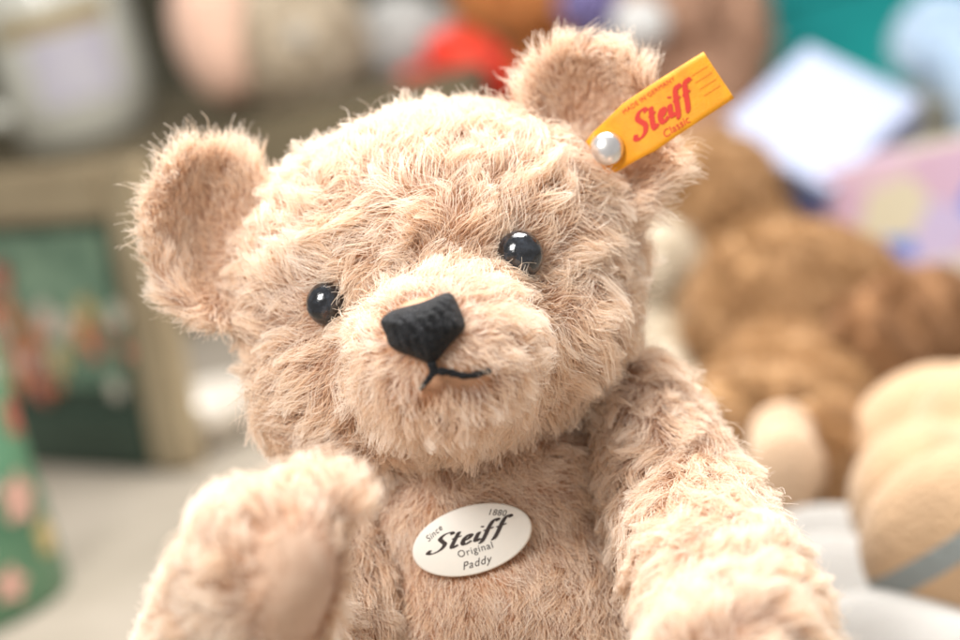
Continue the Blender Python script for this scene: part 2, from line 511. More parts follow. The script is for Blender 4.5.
# raised arm
p_tip = px_local(264, 564, -7.6)
p_low = px_local(228, 655, -5.2)
pad_n = unit(np.array((0.56, -0.83, 0.05)))
pad_u = unit(unit(p_tip - p_low) - (unit(p_tip - p_low) @ pad_n) * pad_n)
pad_c = (p_tip * 0.62 + p_low * 0.38) + pad_n * 1.62
TUFT = px_local(330, 506, -7.2)
arm_l, me_al = limb('arm', [(-4.9, 4.2, -4.6), (-6.6, 0.5, -7.6), p_low, p_tip], [1.9, 1.95, 1.85, 1.65], 51,
                    pad=(pad_c, pad_n, pad_u, 2.0, 1.25), lenv=lambda P: 0.85 + 0.75 * np.exp(-(np.linalg.norm(P - TUFT, axis=1) / 0.8) ** 2), swirl=pad_c + pad_n * 0.6, extra=lambda b: ell(b, px_local(322, 510, -7.0), (0.75, 0.75, 0.6)))
def pad_mesh(c, n, u, ra, rb, h, tree):
    v = np.cross(n, u); bm = bmesh.new(); rings = []
    for k in range(11):
        f = 1 - k / 10; row = []
        for i in range(40):
            a_ = 2 * math.pi * i / 40
            p = c + (u * math.cos(a_) * ra + v * math.sin(a_) * rb) * f
            hit = tree.ray_cast(Vector(p + n * 3), Vector(-n))
            base = np.array(hit[0]) if hit[0] is not None else p
            p = base + n * (h * (1 - f ** 6) - 0.05)
            row.append(bm.verts.new(p))
            if k == 10: break
        rings.append(row)
    for a_, b_ in zip(rings[:-1], rings[1:]):
        for i in range(40):
            j = (i + 1) % 40
            bm.faces.new((a_[i], a_[j], b_[0]) if len(b_) == 1 else (a_[i], a_[j], b_[j], b_[i]))
    bmesh.ops.recalc_face_normals(bm, faces=bm.faces)
    return bm_mesh(bm)
bm = bmesh.new(); bm.from_mesh(me_al); bvh_al = BVHTree.FromBMesh(bm); bm.free()
part('paw_pad', pad_mesh(pad_c, pad_n, pad_u, 2.0, 1.25, 0.12, bvh_al), M_FELT, arm_l)

# lowered arm
arm_r, me_ar = limb('arm', [px_local(632, 425, 4.2), px_local(690, 520, 1.5), px_local(738, 632, -5.2), px_local(735, 668, -7.2)], [1.7, 1.85, 1.9, 1.8], 61, swirl=px_local(728, 668, -9.0))
# legs stretched forward on the table
def to_bear(w):
    d = Vector(w) - TARGET
    return np.array((d.dot(RGT), d.dot(FWD), d.dot(UPV))) * 100
hip_w = bear.location
for sx in (-1, 1):
    a_ = to_bear((hip_w.x + sx * 0.030, hip_w.y + 0.00, TABLE_Z + 0.026))
    b_ = to_bear((hip_w.x + sx * 0.045, hip_w.y - 0.085, TABLE_Z + 0.023))
    limb('leg', [a_, b_], [2.3, 2.0], 71 + sx, dens=90, lenv=0.8)

# badge
M_BADGE = principled('badge_white', (0.80, 0.77, 0.70), 0.45, bump=(300, 0.08, 0.0005))
M_INK = principled('badge_ink', (0.035, 0.022, 0.018), 0.6)
M_TAGCLOTH = principled('yellow_ribbon', (0.84, 0.35, 0.006), 0.6, noise=(300, (0.74, 0.28, 0.005), 0.35, 0.7), bump=(1800, 0.35, 0.0004))
M_RED = principled('red_print', (0.62, 0.030, 0.012), 0.65)
M_BTN = principled('nickel', (0.86, 0.83, 0.81), 0.28, metal=0.9, noise=(160, (0.72, 0.70, 0.70), 0.4, 0.65))

SCRIPT = [
    [(0.95, 1.62), (0.80, 1.92), (0.42, 1.90), (0.22, 1.55), (0.42, 1.15), (0.66, 0.72), (0.52, 0.22), (0.10, 0.02), (-0.22, 0.22), (-0.12, 0.5)],
    [(1.30, 1.75), (1.22, 1.0), (1.18, 0.28), (1.30, 0.02), (1.54, 0.24)], [(0.98, 1.10), (1.56, 1.18)],
    [(1.78, 0.50), (2.06, 0.60), (2.18, 0.88), (2.02, 1.06), (1.82, 0.80), (1.80, 0.30), (2.00, 0.02), (2.34, 0.26)],
    [(2.62, 1.04), (2.56, 0.36), (2.66, 0.04), (2.86, 0.24)], [(2.66, 1.50), (2.73, 1.60)],
    [(3.58, 1.72), (3.46, 2.0), (3.24, 1.86), (3.14, 1.2), (3.10, 0.4), (3.02, -0.22), (2.86, -0.34)], [(2.86, 1.02), (3.46, 1.10)],
    [(4.34, 1.72), (4.20, 2.0), (3.98, 1.86), (3.88, 1.2), (3.84, 0.4), (3.76, -0.22), (3.60, -0.34)], [(3.60, 1.02), (4.22, 1.10)],
]
def stroke_bm(bm, strokes, w, shear, xf, z0):
    """pen strokes as thin raised ribbons; xf maps (x, y, z) of the lettering plane to the bear frame"""
    for si, st in enumerate(strokes):
        P = [np.array(p, float) for p in st]; Q = []
        for i in range(len(P) - 1):
            p0, p1, p2, p3 = P[max(i - 1, 0)], P[i], P[i + 1], P[min(i + 2, len(P) - 1)]
            for t in np.linspace(0, 1, 8)[:-1]:
                Q.append(0.5 * ((2 * p1) + (-p0 + p2) * t + (2 * p0 - 5 * p1 + 4 * p2 - p3) * t * t + (-p0 + 3 * p1 - 3 * p2 + p3) * t ** 3))
        Q.append(P[-1]); row = []
        for i, q in enumerate(Q):
            d = unit(Q[min(i + 1, len(Q) - 1)] - Q[max(i - 1, 0)]); nrm = np.array((-d[1], d[0]))
            ww = w * (0.55 + 0.75 * abs(d[1])) * (0.55 if i in (0, len(Q) - 1) else 1)
            l_, r_ = q + nrm * ww, q - nrm * ww
            row.append([bm.verts.new(xf(p[0] + shear * p[1], p[1], z0 + si * 0.0012)) for p in (l_, r_)])
        for a_, b_ in zip(row[:-1], row[1:]):
            bm.faces.new((a_[0], a_[1], b_[1], b_[0]))

def text_bm(bm, s, xf, size, shear=0.0, spacing=1.0, z0=0.0):
    cu = bpy.data.curves.new('t', 'FONT'); cu.body = s; cu.size = size; cu.shear = shear; cu.align_x = 'CENTER'; cu.space_character = spacing
    o = bpy.data.objects.new('t', cu); COL.objects.link(o)
    me = bpy.data.meshes.new_from_object(o.evaluated_get(bpy.context.evaluated_depsgraph_get()))
    vs = [bm.verts.new(xf(v.co.x, v.co.y, z0)) for v in me.vertices]
    for p in me.polygons:
        try: bm.faces.new([vs[i] for i in p.vertices])
        except ValueError: pass
    bpy.data.objects.remove(o); bpy.data.curves.remove(cu); bpy.data.meshes.remove(me)

def frame_xf(c, n, u):
    n = unit(np.array(n, float)); u = unit(np.array(u, float) - (np.array(u, float) @ n) * n); v = np.cross(n, u)
    return lambda x, y, z: tuple(c + u * x + v * y + n * z)

bxf = frame_xf(BADGE, BN, (1, 0, 0.02))
bm = bmesh.new()
prof = [(0.0, -0.16), (0.96, -0.16), (1.0, -0.11), (1.0, 0.02), (0.985, 0.055), (0.95, 0.07), (0.0, 0.07)]
rings = []
for f, z in prof:
    rings.append([bm.verts.new(bxf(1.56 * f * math.cos(2 * math.pi * i / 72), 0.86 * f * math.sin(2 * math.pi * i / 72), z)) for i in range(1 if f == 0 else 72)])
for a_, b_ in zip(rings[:-1], rings[1:]):
    for i in range(72):
        j = (i + 1) % 72
        if len(a_) == 1: bm.faces.new((a_[0], b_[j], b_[i]))
        elif len(b_) == 1: bm.faces.new((a_[i], a_[j], b_[0]))
        else: bm.faces.new((a_[i], a_[j], b_[j], b_[i]))
bmesh.ops.recalc_face_normals(bm, faces=bm.faces)
badge = part('chest_badge', bm_mesh(bm), M_BADGE)
badge['label'] = 'white oval badge pinned on the chest'
bm = bmesh.new()
k = 0.235
stroke_bm(bm, SCRIPT, 0.11, 0.34, lambda x, y, z: bxf((x - 2.3) * k * 1.92 - 0.06, (y - 0.62) * k * 0.86 + 0.06, z), 0.078)
text_bm(bm, 'Original', lambda x, y, z: bxf(x + 0.02, y - 0.34, z), 0.25, 0.0, 1.15, 0.080)
text_bm(bm, 'Paddy', lambda x, y, z: bxf(x - 0.05, y - 0.67, z), 0.28, 0.35, 1.15, 0.080)
def arc_text(s, x0, y0, rot):
    ca, sa = math.cos(rot), math.sin(rot)
    text_bm(bm, s, lambda x, y, z: bxf(x0 + x * ca - y * sa, y0 + x * sa + y * ca, z), 0.22, 0.25, 1.1, 0.080)
arc_text('Since', -0.85, 0.36, R(26)); arc_text('1880', 0.78, 0.42, R(-20))
part('lettering', bm_mesh(bm), M_INK, badge, smooth=False)

# ear button and ribbon
tu = unit(TAG_B - TAG_A); tn = unit(np.array((0.12, -1.0, 0.16))); tn = unit(tn - (tn @ tu) * tu)
LT = np.linalg.norm(TAG_B - TAG_A)
def txf0(x, y, z):
    tv = np.cross(tn, tu)
    bow = 0.20 * math.sin(math.pi * min(max(x / LT, 0), 1)) - 0.25 * max(0.0, 0.55 - x)
    return tuple(TAG_A + tu * x + tv * y + tn * (z + bow))
bm = bmesh.new()
NX, NY = 34, 10
def half_w(x):
    return np.interp(x, [-0.42, -0.1, 0.45, 0.95, LT], [0.50, 0.60, 0.66, 0.74, 0.72])
grid = {}
for sgn in (0, 1):
    for i in range(NX + 1):
        x = -0.38 + (LT + 0.38) * i / NX
        for j in range(NY + 1):
            y = half_w(x) * (2 * j / NY - 1)
            grid[sgn, i, j] = bm.verts.new(txf0(x + 0.0, y, -0.035 + 0.06 * sgn + 0.012 * math.sin(7 * x) * (j / NY - 0.5)))
for i in range(NX):
    for j in range(NY):
        bm.faces.new([grid[1, a_, b_] for a_, b_ in ((i, j), (i + 1, j), (i + 1, j + 1), (i, j + 1))])
        bm.faces.new([grid[0, a_, b_] for a_, b_ in ((i, j), (i, j + 1), (i + 1, j + 1), (i + 1, j))])
for i in range(NX):
    for j in (0, NY):
        bm.faces.new((grid[0, i, j], grid[0, i + 1, j], grid[1, i + 1, j], grid[1, i, j]))
for j in range(NY):
    for i in (0, NX):
        bm.faces.new((grid[0, i, j], grid[0, i, j + 1], grid[1, i, j + 1], grid[1, i, j]))
bmesh.ops.recalc_face_normals(bm, faces=bm.faces)
ribbon = part('ear_tag', bm_mesh(bm), M_TAGCLOTH)
ribbon['label'] = 'yellow ribbon tag with red lettering on the ear'
bm = bmesh.new()
k = 0.40
stroke_bm(bm, SCRIPT, 0.148, 0.28, lambda x, y, z: txf0(0.80 + x * k * 0.98, (y - 0.85) * k * 0.76 - 0.01, z), 0.045)
text_bm(bm, 'MADE IN GERMANY', lambda x, y, z: txf0(1.62 + x, y + 0.49, z), 0.17, 0, 1.05, 0.047)
text_bm(bm, 'Classic', lambda x, y, z: txf0(1.75 + x, y - 0.62, z), 0.28, 0.2, 1.0, 0.047)
part('lettering', bm_mesh(bm), M_RED, ribbon, smooth=False)
M_FINE = principled('faded_print', (0.70, 0.20, 0.008), 0.65)
bm = bmesh.new()
for q in range(4):
    y0 = 0.34 - 0.20 * q
    vs = [bm.verts.new(txf0(x, y, 0.047)) for x, y in ((2.78, y0), (LT - 0.12, y0), (LT - 0.12, y0 + 0.018), (2.78, y0 + 0.018))]
    bm.faces.new(vs)
part('fine_print', bm_mesh(bm), M_FINE, ribbon, smooth=False)
bm = bmesh.new(); ell(bm, BUTTON + tn * 0.12, (0.43, 0.30, 0.43), seg=36)
ell(bm, BUTTON + tn * -0.25, (0.14, 0.5, 0.14), seg=16)
part('ear_button', bm_mesh(bm), M_BTN)
print('strands', total)

# ---------------------------------------------------------------- the setting
M_TABLE = principled('table_cloth', (0.20, 0.17, 0.125), 0.8, noise=(7, (0.31, 0.265, 0.21), 0.35, 0.65), bump=(60, 0.15, 0.002))
bm = bmesh.new(); bmesh.ops.create_cube(bm, size=1)
bmesh.ops.transform(bm, matrix=Matrix.Translation((0, 0.9, TABLE_Z - 0.02)) @ Matrix.Diagonal((3.2, 2.6, 0.04, 1)), verts=bm.verts)
tag(link('table_top', bm_mesh(bm), None, M_TABLE, False), kind='structure')

M_WALL = principled('backdrop_paint', (0.075, 0.068, 0.045), 0.9, noise=(3, (0.11, 0.10, 0.065), 0.3, 0.7))
bm = bmesh.new(); bmesh.ops.create_cube(bm, size=1)
bmesh.ops.transform(bm, matrix=Matrix.Translation((0, 1.75, TABLE_Z + 0.4)) @ Matrix.Diagonal((4.0, 0.05, 1.6, 1)), verts=bm.verts)
tag(link('wall', bm_mesh(bm), None, M_WALL, False), kind='structure')

# ---------------------------------------------------------------- the things behind the bear
def empty(name, loc, label, cat, group=None, rotz=0.0):
    o = bpy.data.objects.new(name, None); COL.objects.link(o)
    o.location = loc; o.rotation_euler = (0, 0, rotz); o.empty_display_size = 0.03
    return tag(o, label, cat, group)

def box_bm(bm, c, size, rot=None, bevel=0.0):
    r_ = bmesh.ops.create_cube(bm, size=1)
    m = Matrix.Translation(Vector(c)) @ (rot.to_matrix().to_4x4() if rot else Matrix.Identity(4)) @ Matrix.Diagonal((*size, 1))
    bmesh.ops.transform(bm, matrix=m, verts=r_['verts'])
    if bevel:
        es = list({e for v in r_['verts'] for e in v.link_edges})
        bmesh.ops.bevel(bm, geom=es, offset=bevel, segments=2, affect='EDGES')

def lathe_bm(bm, prof, seg=40):
    rings = [[bm.verts.new((r_ * math.cos(2 * math.pi * i / seg), r_ * math.sin(2 * math.pi * i / seg), z)) for i in range(1 if r_ == 0 else seg)] for r_, z in prof]
    for a_, b_ in zip(rings[:-1], rings[1:]):
        for i in range(seg):
            j = (i + 1) % seg
            if len(a_) == 1: bm.faces.new((a_[0], b_[j], b_[i]))
            elif len(b_) == 1: bm.faces.new((a_[i], a_[j], b_[0]))
            else: bm.faces.new((a_[i], a_[j], b_[j], b_[i]))
    bmesh.ops.recalc_face_normals(bm, faces=bm.faces)

PILE = {}
def plush_mat(name, c, c2=None):
    c2 = c2 or tuple(min(1, x * 1.25) for x in c)
    PILE[name] = fur_mat(name + '_pile', tuple(x * 0.8 for x in c), c, c2, 0.04)
    return principled(name, c, 0.95, noise=(55, c2, 0.3, 0.7), bump=(420, 0.7, 0.003), sheen=0.25)

DS = 1.28                                                # how far back the display reaches
def plush(name, label, cat, parts, ground, group=None):
    """a soft toy: each part a fused set of lobes (px, py, depth, rx, ry, rz in photo pixels, lean in image degrees)"""
    g = at(ground[0], ground[1], ground[2] * DS); root = empty(name, (g.x, g.y, TABLE_Z), label, cat, group)
    for pn, mat, lobes in parts:
        bm = bmesh.new()
        if pn in ('body', 'arm', 'foot', 'head'):                                                # bridge the lobes so that a body is one piece
            full = []
            for l0, l1 in zip(lobes[:-1], lobes[1:]):
                for t in (0, 0.12, 0.25, 0.38, 0.5, 0.62, 0.75, 0.88):
                    sh = 1 - 0.35 * math.sin(math.pi * t)
                    full.append(tuple((a0 * (1 - t) + a1 * t) * (sh if 3 <= i <= 5 else 1) for i, (a0, a1) in enumerate(zip(l0, l1))))
            lobes = full + [lobes[-1]]
        for px, py, d, rx, ry, rz, lean in lobes:
            d *= DS; s_ = d / (PXCM * 100 * DIST)
            s_ = d / (PXCM * 100 * DIST)
            while at(px, py, d).z - 0.55 * rz * s_ < TABLE_Z: d -= 0.004
            s_ = d / (PXCM * 100 * DIST)
            c = at(px, py, d)
            a_ = ROLL - R(lean)
            ax = RGT * math.cos(a_) - UPV * math.sin(a_)
            az = RGT * math.sin(a_) + UPV * math.cos(a_)
            m = Matrix.Identity(4)
            for i, v in enumerate((ax, FWD, az)): m[0][i], m[1][i], m[2][i] = v
            ret = bmesh.ops.create_uvsphere(bm, u_segments=28, v_segments=16, radius=1)
            loc = (c - root.location) * 100
            bmesh.ops.transform(bm, matrix=Matrix.Translation(loc) @ m @ Matrix.Diagonal((rx * s_ * 100, ry * s_ * 100, rz * s_ * 100, 1)), verts=ret['verts'])
        me = fuse(bm, 0.22, 4, 0.5)
        a_ = co_of(me) * CM
        a_[:, 2] = np.maximum(a_[:, 2], 0.0005)
        set_co(me, a_)
        po = link(pn, me, root, mat)
        if pn not in ('eye', 'foot_pad', 'cheek', 'muzzle') and mat is not P_TAN:
            m_cm = me.copy(); set_co(m_cm, co_of(me) * 100)
            fur(m_cm, po, 26, lambda P: np.full(len(P), 1.1), lambda P, N: np.tile(np.array((0.3, -0.2, -1.0)), (len(P), 1)), lean=0.75,
                seed=len(bpy.data.objects), K=5, guide_dens=1.2, radius=0.03, mat=PILE.get(mat.name))
            bpy.data.meshes.remove(m_cm)
    return root

def lin(r_, g_, b_):
    return tuple(((c / 255) / 12.92 if c / 255 <= 0.04045 else ((c / 255 + 0.055) / 1.055) ** 2.4) for c in (r_, g_, b_))

# wooden crate at the back left, with the mug on it
M_CRATE = principled('olive_wood', lin(90, 80, 60), 0.7, noise=(14, lin(108, 96, 72), 0.35, 0.65), bump=(80, 0.2, 0.002))
mug_p = at(92, 140, 1.22 * DS)
ch = (mug_p.z - TABLE_Z) / DS
crate = empty('wooden_crate', (mug_p.x + 0.03, mug_p.y + 0.02, TABLE_Z), 'olive brown wooden crate at the back carrying the cream mug', 'crate', rotz=R(-12))
for q in range(3):
    bm = bmesh.new(); h_ = ch / 3 - 0.004
    box_bm(bm, (0, -0.098, ch * (q + 0.5) / 3), (0.42, 0.012, h_), bevel=0.002)
    link('plank', bm_mesh(bm), crate, M_CRATE, False)
bm = bmesh.new(); box_bm(bm, (0, 0.005, ch - 0.0065), (0.42, 0.19, 0.012), bevel=0.002); link('lid', bm_mesh(bm), crate, M_CRATE, False)
bm = bmesh.new(); box_bm(bm, (-0.199, 0.002, (ch - 0.014) / 2), (0.012, 0.184, ch - 0.016)); link('side_panel', bm_mesh(bm), crate, M_CRATE, False)
bm = bmesh.new(); box_bm(bm, (0.199, 0.002, (ch - 0.014) / 2), (0.012, 0.184, ch - 0.016)); link('side_panel', bm_mesh(bm), crate, M_CRATE, False)
crate.scale = (DS,) * 3

M_MUG = principled('cream_glaze', lin(186, 184, 172), 0.3, coat=0.4)
M_LILAC = principled('lilac_print', lin(172, 166, 178), 0.4, noise=(40, lin(180, 176, 182), 0.4, 0.6))
M_OCHRE = principled('ochre_print', lin(150, 132, 96), 0.45)
mug = empty('mug', (mug_p.x, mug_p.y, mug_p.z), 'cream mug with a lilac print and ochre band on the crate', 'mug', rotz=R(15))
bm = bmesh.new(); lathe_bm(bm, [(0, 0), (0.030, 0), (0.037, 0.006), (0.0395, 0.03), (0.040, 0.10), (0.0385, 0.102), (0.037, 0.10), (0.036, 0.012), (0, 0.010)])
link('body', bm_mesh(bm), mug, M_MUG)
def wrap_patch(bm, r_, a0, a1, z0, z1, n=16):
    rows = [[bm.verts.new((r_(z) * math.cos(a), r_(z) * math.sin(a), z)) for z in (z0, (z0 + z1) / 2, z1)] for a in np.linspace(a0, a1, n)]
    for p, q in zip(rows[:-1], rows[1:]):
        for k_ in range(2): bm.faces.new((p[k_], q[k_], q[k_ + 1], p[k_ + 1]))
mr = lambda z: np.interp(z, [0.006, 0.03, 0.1], [0.0376, 0.0400, 0.0405])
bm = bmesh.new(); wrap_patch(bm, mr, R(-125), R(-60), 0.026, 0.062); link('print', bm_mesh(bm), mug, M_LILAC)
bm = bmesh.new(); wrap_patch(bm, mr, R(-150), R(-55), 0.064, 0.076); link('band', bm_mesh(bm), mug, M_OCHRE)
bm = bmesh.new(); tube(bm, [(-0.037, 0, 0.085), (-0.060, 0, 0.080), (-0.066, 0, 0.055), (-0.058, 0, 0.032), (-0.037, 0, 0.024)], 0.006); link('handle', bm_mesh(bm), mug, M_MUG)
mug.scale = (DS,) * 3

# picture frame
M_FRAME = principled('pale_wood', lin(136, 120, 94), 0.6, noise=(20, lin(154, 138, 110), 0.35, 0.65), bump=(120, 0.2, 0.001))
M_DKGREEN = principled('dark_green_mount', lin(50, 66, 52), 0.7)
def picture_mat():
    m, nt, out = nt_mat('flower_picture')
    b = nt.nodes.new('ShaderNodeBsdfPrincipled'); b.inputs['Roughness'].default_value = 0.5
    nt.links.new(b.outputs[0], out.inputs[0])
    tc = nt.nodes.new('ShaderNodeTexCoord'); n = nt.nodes.new('ShaderNodeTexNoise'); n.inputs['Scale'].default_value = 34
    r_ = nt.nodes.new('ShaderNodeValToRGB')
    r_.color_ramp.elements[0].color = (*lin(84, 112, 92), 1); r_.color_ramp.elements[0].position = 0.35
    r_.color_ramp.elements[1].color = (*lin(136, 160, 134), 1); r_.color_ramp.elements[1].position = 0.68
    nt.links.new(tc.outputs['Object'], n.inputs['Vector']); nt.links.new(n.outputs['Fac'], r_.inputs[0]); nt.links.new(r_.outputs[0], b.inputs['Base Color'])
    return m
fp = at(205, 488, 0.90 * DS)
FW, FH, FB = 0.23, 0.162, 0.029
yaw = R(-46)
frame = empty('framed_picture', (fp.x - math.cos(yaw) * FW / 2, fp.y - math.sin(yaw) * FW / 2, TABLE_Z), 'pale wooden picture frame holding a green flower picture', 'picture frame', rotz=yaw)
tilt = Euler((R(-8), 0, 0))
def ftrans(me):
    a_ = co_of(me) @ np.array(tilt.to_matrix()).T; set_co(me, a_); return me
for c, sz in (((-FW / 2 + FB / 2, 0, FH / 2), (FB, 0.016, FH)), ((FW / 2 - FB / 2, 0, FH / 2), (FB, 0.016, FH)),
              ((0, 0, FH - FB / 2), (FW - 2 * FB - 0.0004, 0.016, FB)), ((0, 0, FB / 2), (FW - 2 * FB - 0.0004, 0.016, FB))):
    bm = bmesh.new(); box_bm(bm, c, sz, bevel=0.003); link('frame_bar', ftrans(bm_mesh(bm)), frame, M_DKGREEN if c[2] < FH / 3 else M_FRAME, False)
bm = bmesh.new(); box_bm(bm, (0, 0.003, FH / 2), (FW - 2 * FB, 0.004, FH - 2 * FB)); link('mount', ftrans(bm_mesh(bm)), frame, M_DKGREEN, False)
bm = bmesh.new(); box_bm(bm, (0, 0.0, FH / 2 + 0.004), (FW - 2 * FB - 0.036, 0.002, FH - 2 * FB - 0.020))
pic = link('picture', ftrans(bm_mesh(bm)), frame, picture_mat(), False)
FLOW = [('orange_petal', lin(188, 122, 78)), ('red_petal', lin(170, 92, 74)), ('white_petal', lin(196, 188, 172)), ('rose_petal', lin(190, 148, 132)), ('yellow_petal', lin(180, 156, 104))]
fm = [principled(n_, c_, 0.5) for n_, c_ in FLOW]
rr = random.Random(5)
bm = bmesh.new(); bm.from_mesh(pic.data)
for mt in fm: pic.data.materials.append(mt)
for q in range(46):
    x, z, r_ = max(-0.075, min(0.075, rr.gauss(-0.01, 0.045))), FH / 2 + max(-0.038, min(0.025, rr.gauss(-0.012, 0.015))), rr.uniform(0.004, 0.011)
    vs = []
    for i in range(20):
        a_ = 2 * math.pi * i / 20; w_ = r_ * (0.8 + 0.2 * math.cos(5 * a_))
        p_ = tilt.to_matrix() @ Vector((x + w_ * math.cos(a_), -0.0014 - 0.0001 * q, z + w_ * math.sin(a_)))
        vs.append(bm.verts.new(p_))
    bm.faces.new(vs).material_index = 1 + rr.choice((0, 0, 1, 2, 2, 3, 4))
bm.to_mesh(pic.data); bm.free()

# green tin with flowers, left edge
M_TIN = principled('green_tin', lin(66, 102, 76), 0.4, noise=(40, lin(88, 124, 94), 0.4, 0.62))
tp = at(-24, 612, 0.80 * DS)
tin = empty('storage_tin', (tp.x, tp.y, TABLE_Z), 'green round tin with pink and red flowers at the left edge', 'tin')
bm = bmesh.new(); lathe_bm(bm, [(0, 0), (0.034, 0), (0.035, 0.002), (0.035, 0.100), (0, 0.100)]); link('body', bm_mesh(bm), tin, M_TIN)
bm = bmesh.new(); lathe_bm(bm, [(0, 0.1005), (0.0362, 0.1005), (0.0366, 0.103), (0.0366, 0.112), (0.035, 0.114), (0, 0.114)]); link('lid', bm_mesh(bm), tin, M_TIN)
for q, (a_, z_, w_) in enumerate(((-62, 0.068, 0.009), (-28, 0.040, 0.010), (-72, 0.028, 0.009), (-40, 0.082, 0.008), (-6, 0.066, 0.009), (-100, 0.055, 0.010), (-50, 0.050, 0.006), (-14, 0.022, 0.008), (-52, 0.014, 0.007), (-20, 0.086, 0.006))):
    bm = bmesh.new(); vs = []
    for i in range(24):
        t = 2 * math.pi * i / 24; r_ = w_ * (0.8 + 0.2 * math.cos(5 * t))
        an = R(a_) + r_ * math.cos(t) / 0.0353
        vs.append(bm.verts.new((0.0354 * math.cos(an), 0.0354 * math.sin(an), z_ + r_ * math.sin(t))))
    cv = bm.verts.new((0.0357 * math.cos(R(a_)), 0.0357 * math.sin(R(a_)), z_))
    for i in range(24): bm.faces.new((vs[i], vs[(i + 1) % 24], cv))
    link('flower', bm_mesh(bm), tin, fm[(1, 3, 2, 3, 1, 3, 2, 4, 3, 2)[q]])

tin.scale = (DS,) * 3

# little white dish beside the frame
M_DISH = principled('white_china', lin(214, 204, 190), 0.3, coat=0.4)
dp = at(214, 434, 0.93 * DS)
dish = empty('bowl', (dp.x, dp.y, TABLE_Z), 'small white china bowl beside the picture frame', 'bowl')
bm = bmesh.new(); lathe_bm(bm, [(0, 0), (0.012, 0), (0.013, 0.003), (0.020, 0.010), (0.0225, 0.021), (0.0215, 0.0215), (0.019, 0.011), (0, 0.006)]); link('dish', bm_mesh(bm), dish, M_DISH)
dish.scale = (DS,) * 3

# soft toys along the back
P_CREAM = plush_mat('cream_plush', lin(196, 182, 160)); P_PINK = plush_mat('pink_plush', lin(204, 166, 144)); P_BLUE = plush_mat('blue_grey_plush', lin(150, 152, 164))
P_WHITE = plush_mat('white_plush', lin(190, 188, 184)); P_RED = plush_mat('red_scarf', lin(232, 70, 46)); P_ORANGE = plush_mat('orange_plush', lin(204, 138, 76))
P_BROWN = plush_mat('brown_plush', lin(162, 122, 78), lin(182, 142, 98)); P_DBROWN = plush_mat('dark_brown_plush', lin(144, 102, 64), lin(158, 114, 74)); P_TAN = plush_mat('tan_plush', lin(184, 152, 118))
P_ROSE = plush_mat('rose_brown_plush', lin(184, 146, 120)); P_PURPLE = plush_mat('violet_cloth', lin(140, 130, 178)); P_GREY = plush_mat('grey_felt', lin(140, 134, 124))
P_SAND = plush_mat('sand_plush', lin(186, 158, 130))
plush('plush_lamb', 'cream plush lamb with a pink cheek and blue grey body', 'soft toy', [
    ('body', P_BLUE, [(330, 150, 1.16, 62, 50, 70, 0), (350, 250, 1.16, 60, 50, 80, 0)]),  # lower lobes coloured blue grey
    ('head', P_CREAM, [(290, 38, 1.15, 74, 62, 66, -10)]),
    ('cheek', P_PINK, [(215, 30, 1.14, 44, 44, 74, 15)]),
    ('eye', P_GREY, [(298, 36, 1.095, 13, 8, 13, 0)])], (335, 300, 1.17))
plush('plush_rabbit', 'white round headed soft toy wearing a bright red scarf', 'soft toy', [
    ('head', P_WHITE, [(402, 42, 1.18, 52, 46, 46, 0)]),
    ('scarf', P_RED, [(470, 62, 1.15, 46, 34, 25, -28), (442, 90, 1.15, 46, 30, 20, -15)]),
    ('body', P_CREAM, [(425, 130, 1.18, 62, 46, 66, 0), (440, 220, 1.18, 64, 46, 70, 0)])], (440, 290, 1.18))
plush('plush_fox', 'orange soft toy behind the red scarf at the back', 'soft toy', [
    ('body', P_ORANGE, [(520, 60, 1.24, 62, 50, 60, 0), (540, 170, 1.24, 60, 50, 80, 0)]),
    ('head', P_ORANGE, [(512, 2, 1.22, 58, 44, 44, 0)])], (550, 260, 1.24))
plush('plush_dog', 'rosy brown soft toy with a whitish muzzle beside the teal box', 'soft toy', [
    ('head', P_ROSE, [(668, 18, 1.16, 54, 50, 54, 0), (735, 30, 1.18, 32, 40, 70, 0)]),
    ('muzzle', P_WHITE, [(640, 24, 1.10, 29, 24, 27, 0)]),
    ('cap', P_PURPLE, [(592, 2, 1.16, 30, 30, 24, 0)]),
    ('body', P_ROSE, [(690, 110, 1.16, 62, 55, 80, 0), (698, 180, 1.14, 62, 60, 80, 0), (704, 230, 1.12, 62, 60, 60, 0)])], (715, 250, 1.18))
plush('brown_bear', 'big brown plush bear slumped behind the teddy under a white box', 'soft toy', [
    ('body', P_BROWN, [(712, 205, 0.92, 70, 60, 76, 0), (800, 320, 0.90, 120, 60, 100, 0), (780, 420, 0.86, 110, 60, 60, 0)]),
    ('arm', P_BROWN, [(790, 356, 0.81, 116, 40, 44, 14)]),
    ('arm', P_DBROWN, [(905, 338, 0.85, 94, 44, 66, 25)]),
    ('leg', P_DBROWN, [(722, 425, 0.80, 60, 44, 44, 0)])], (800, 450, 0.86))
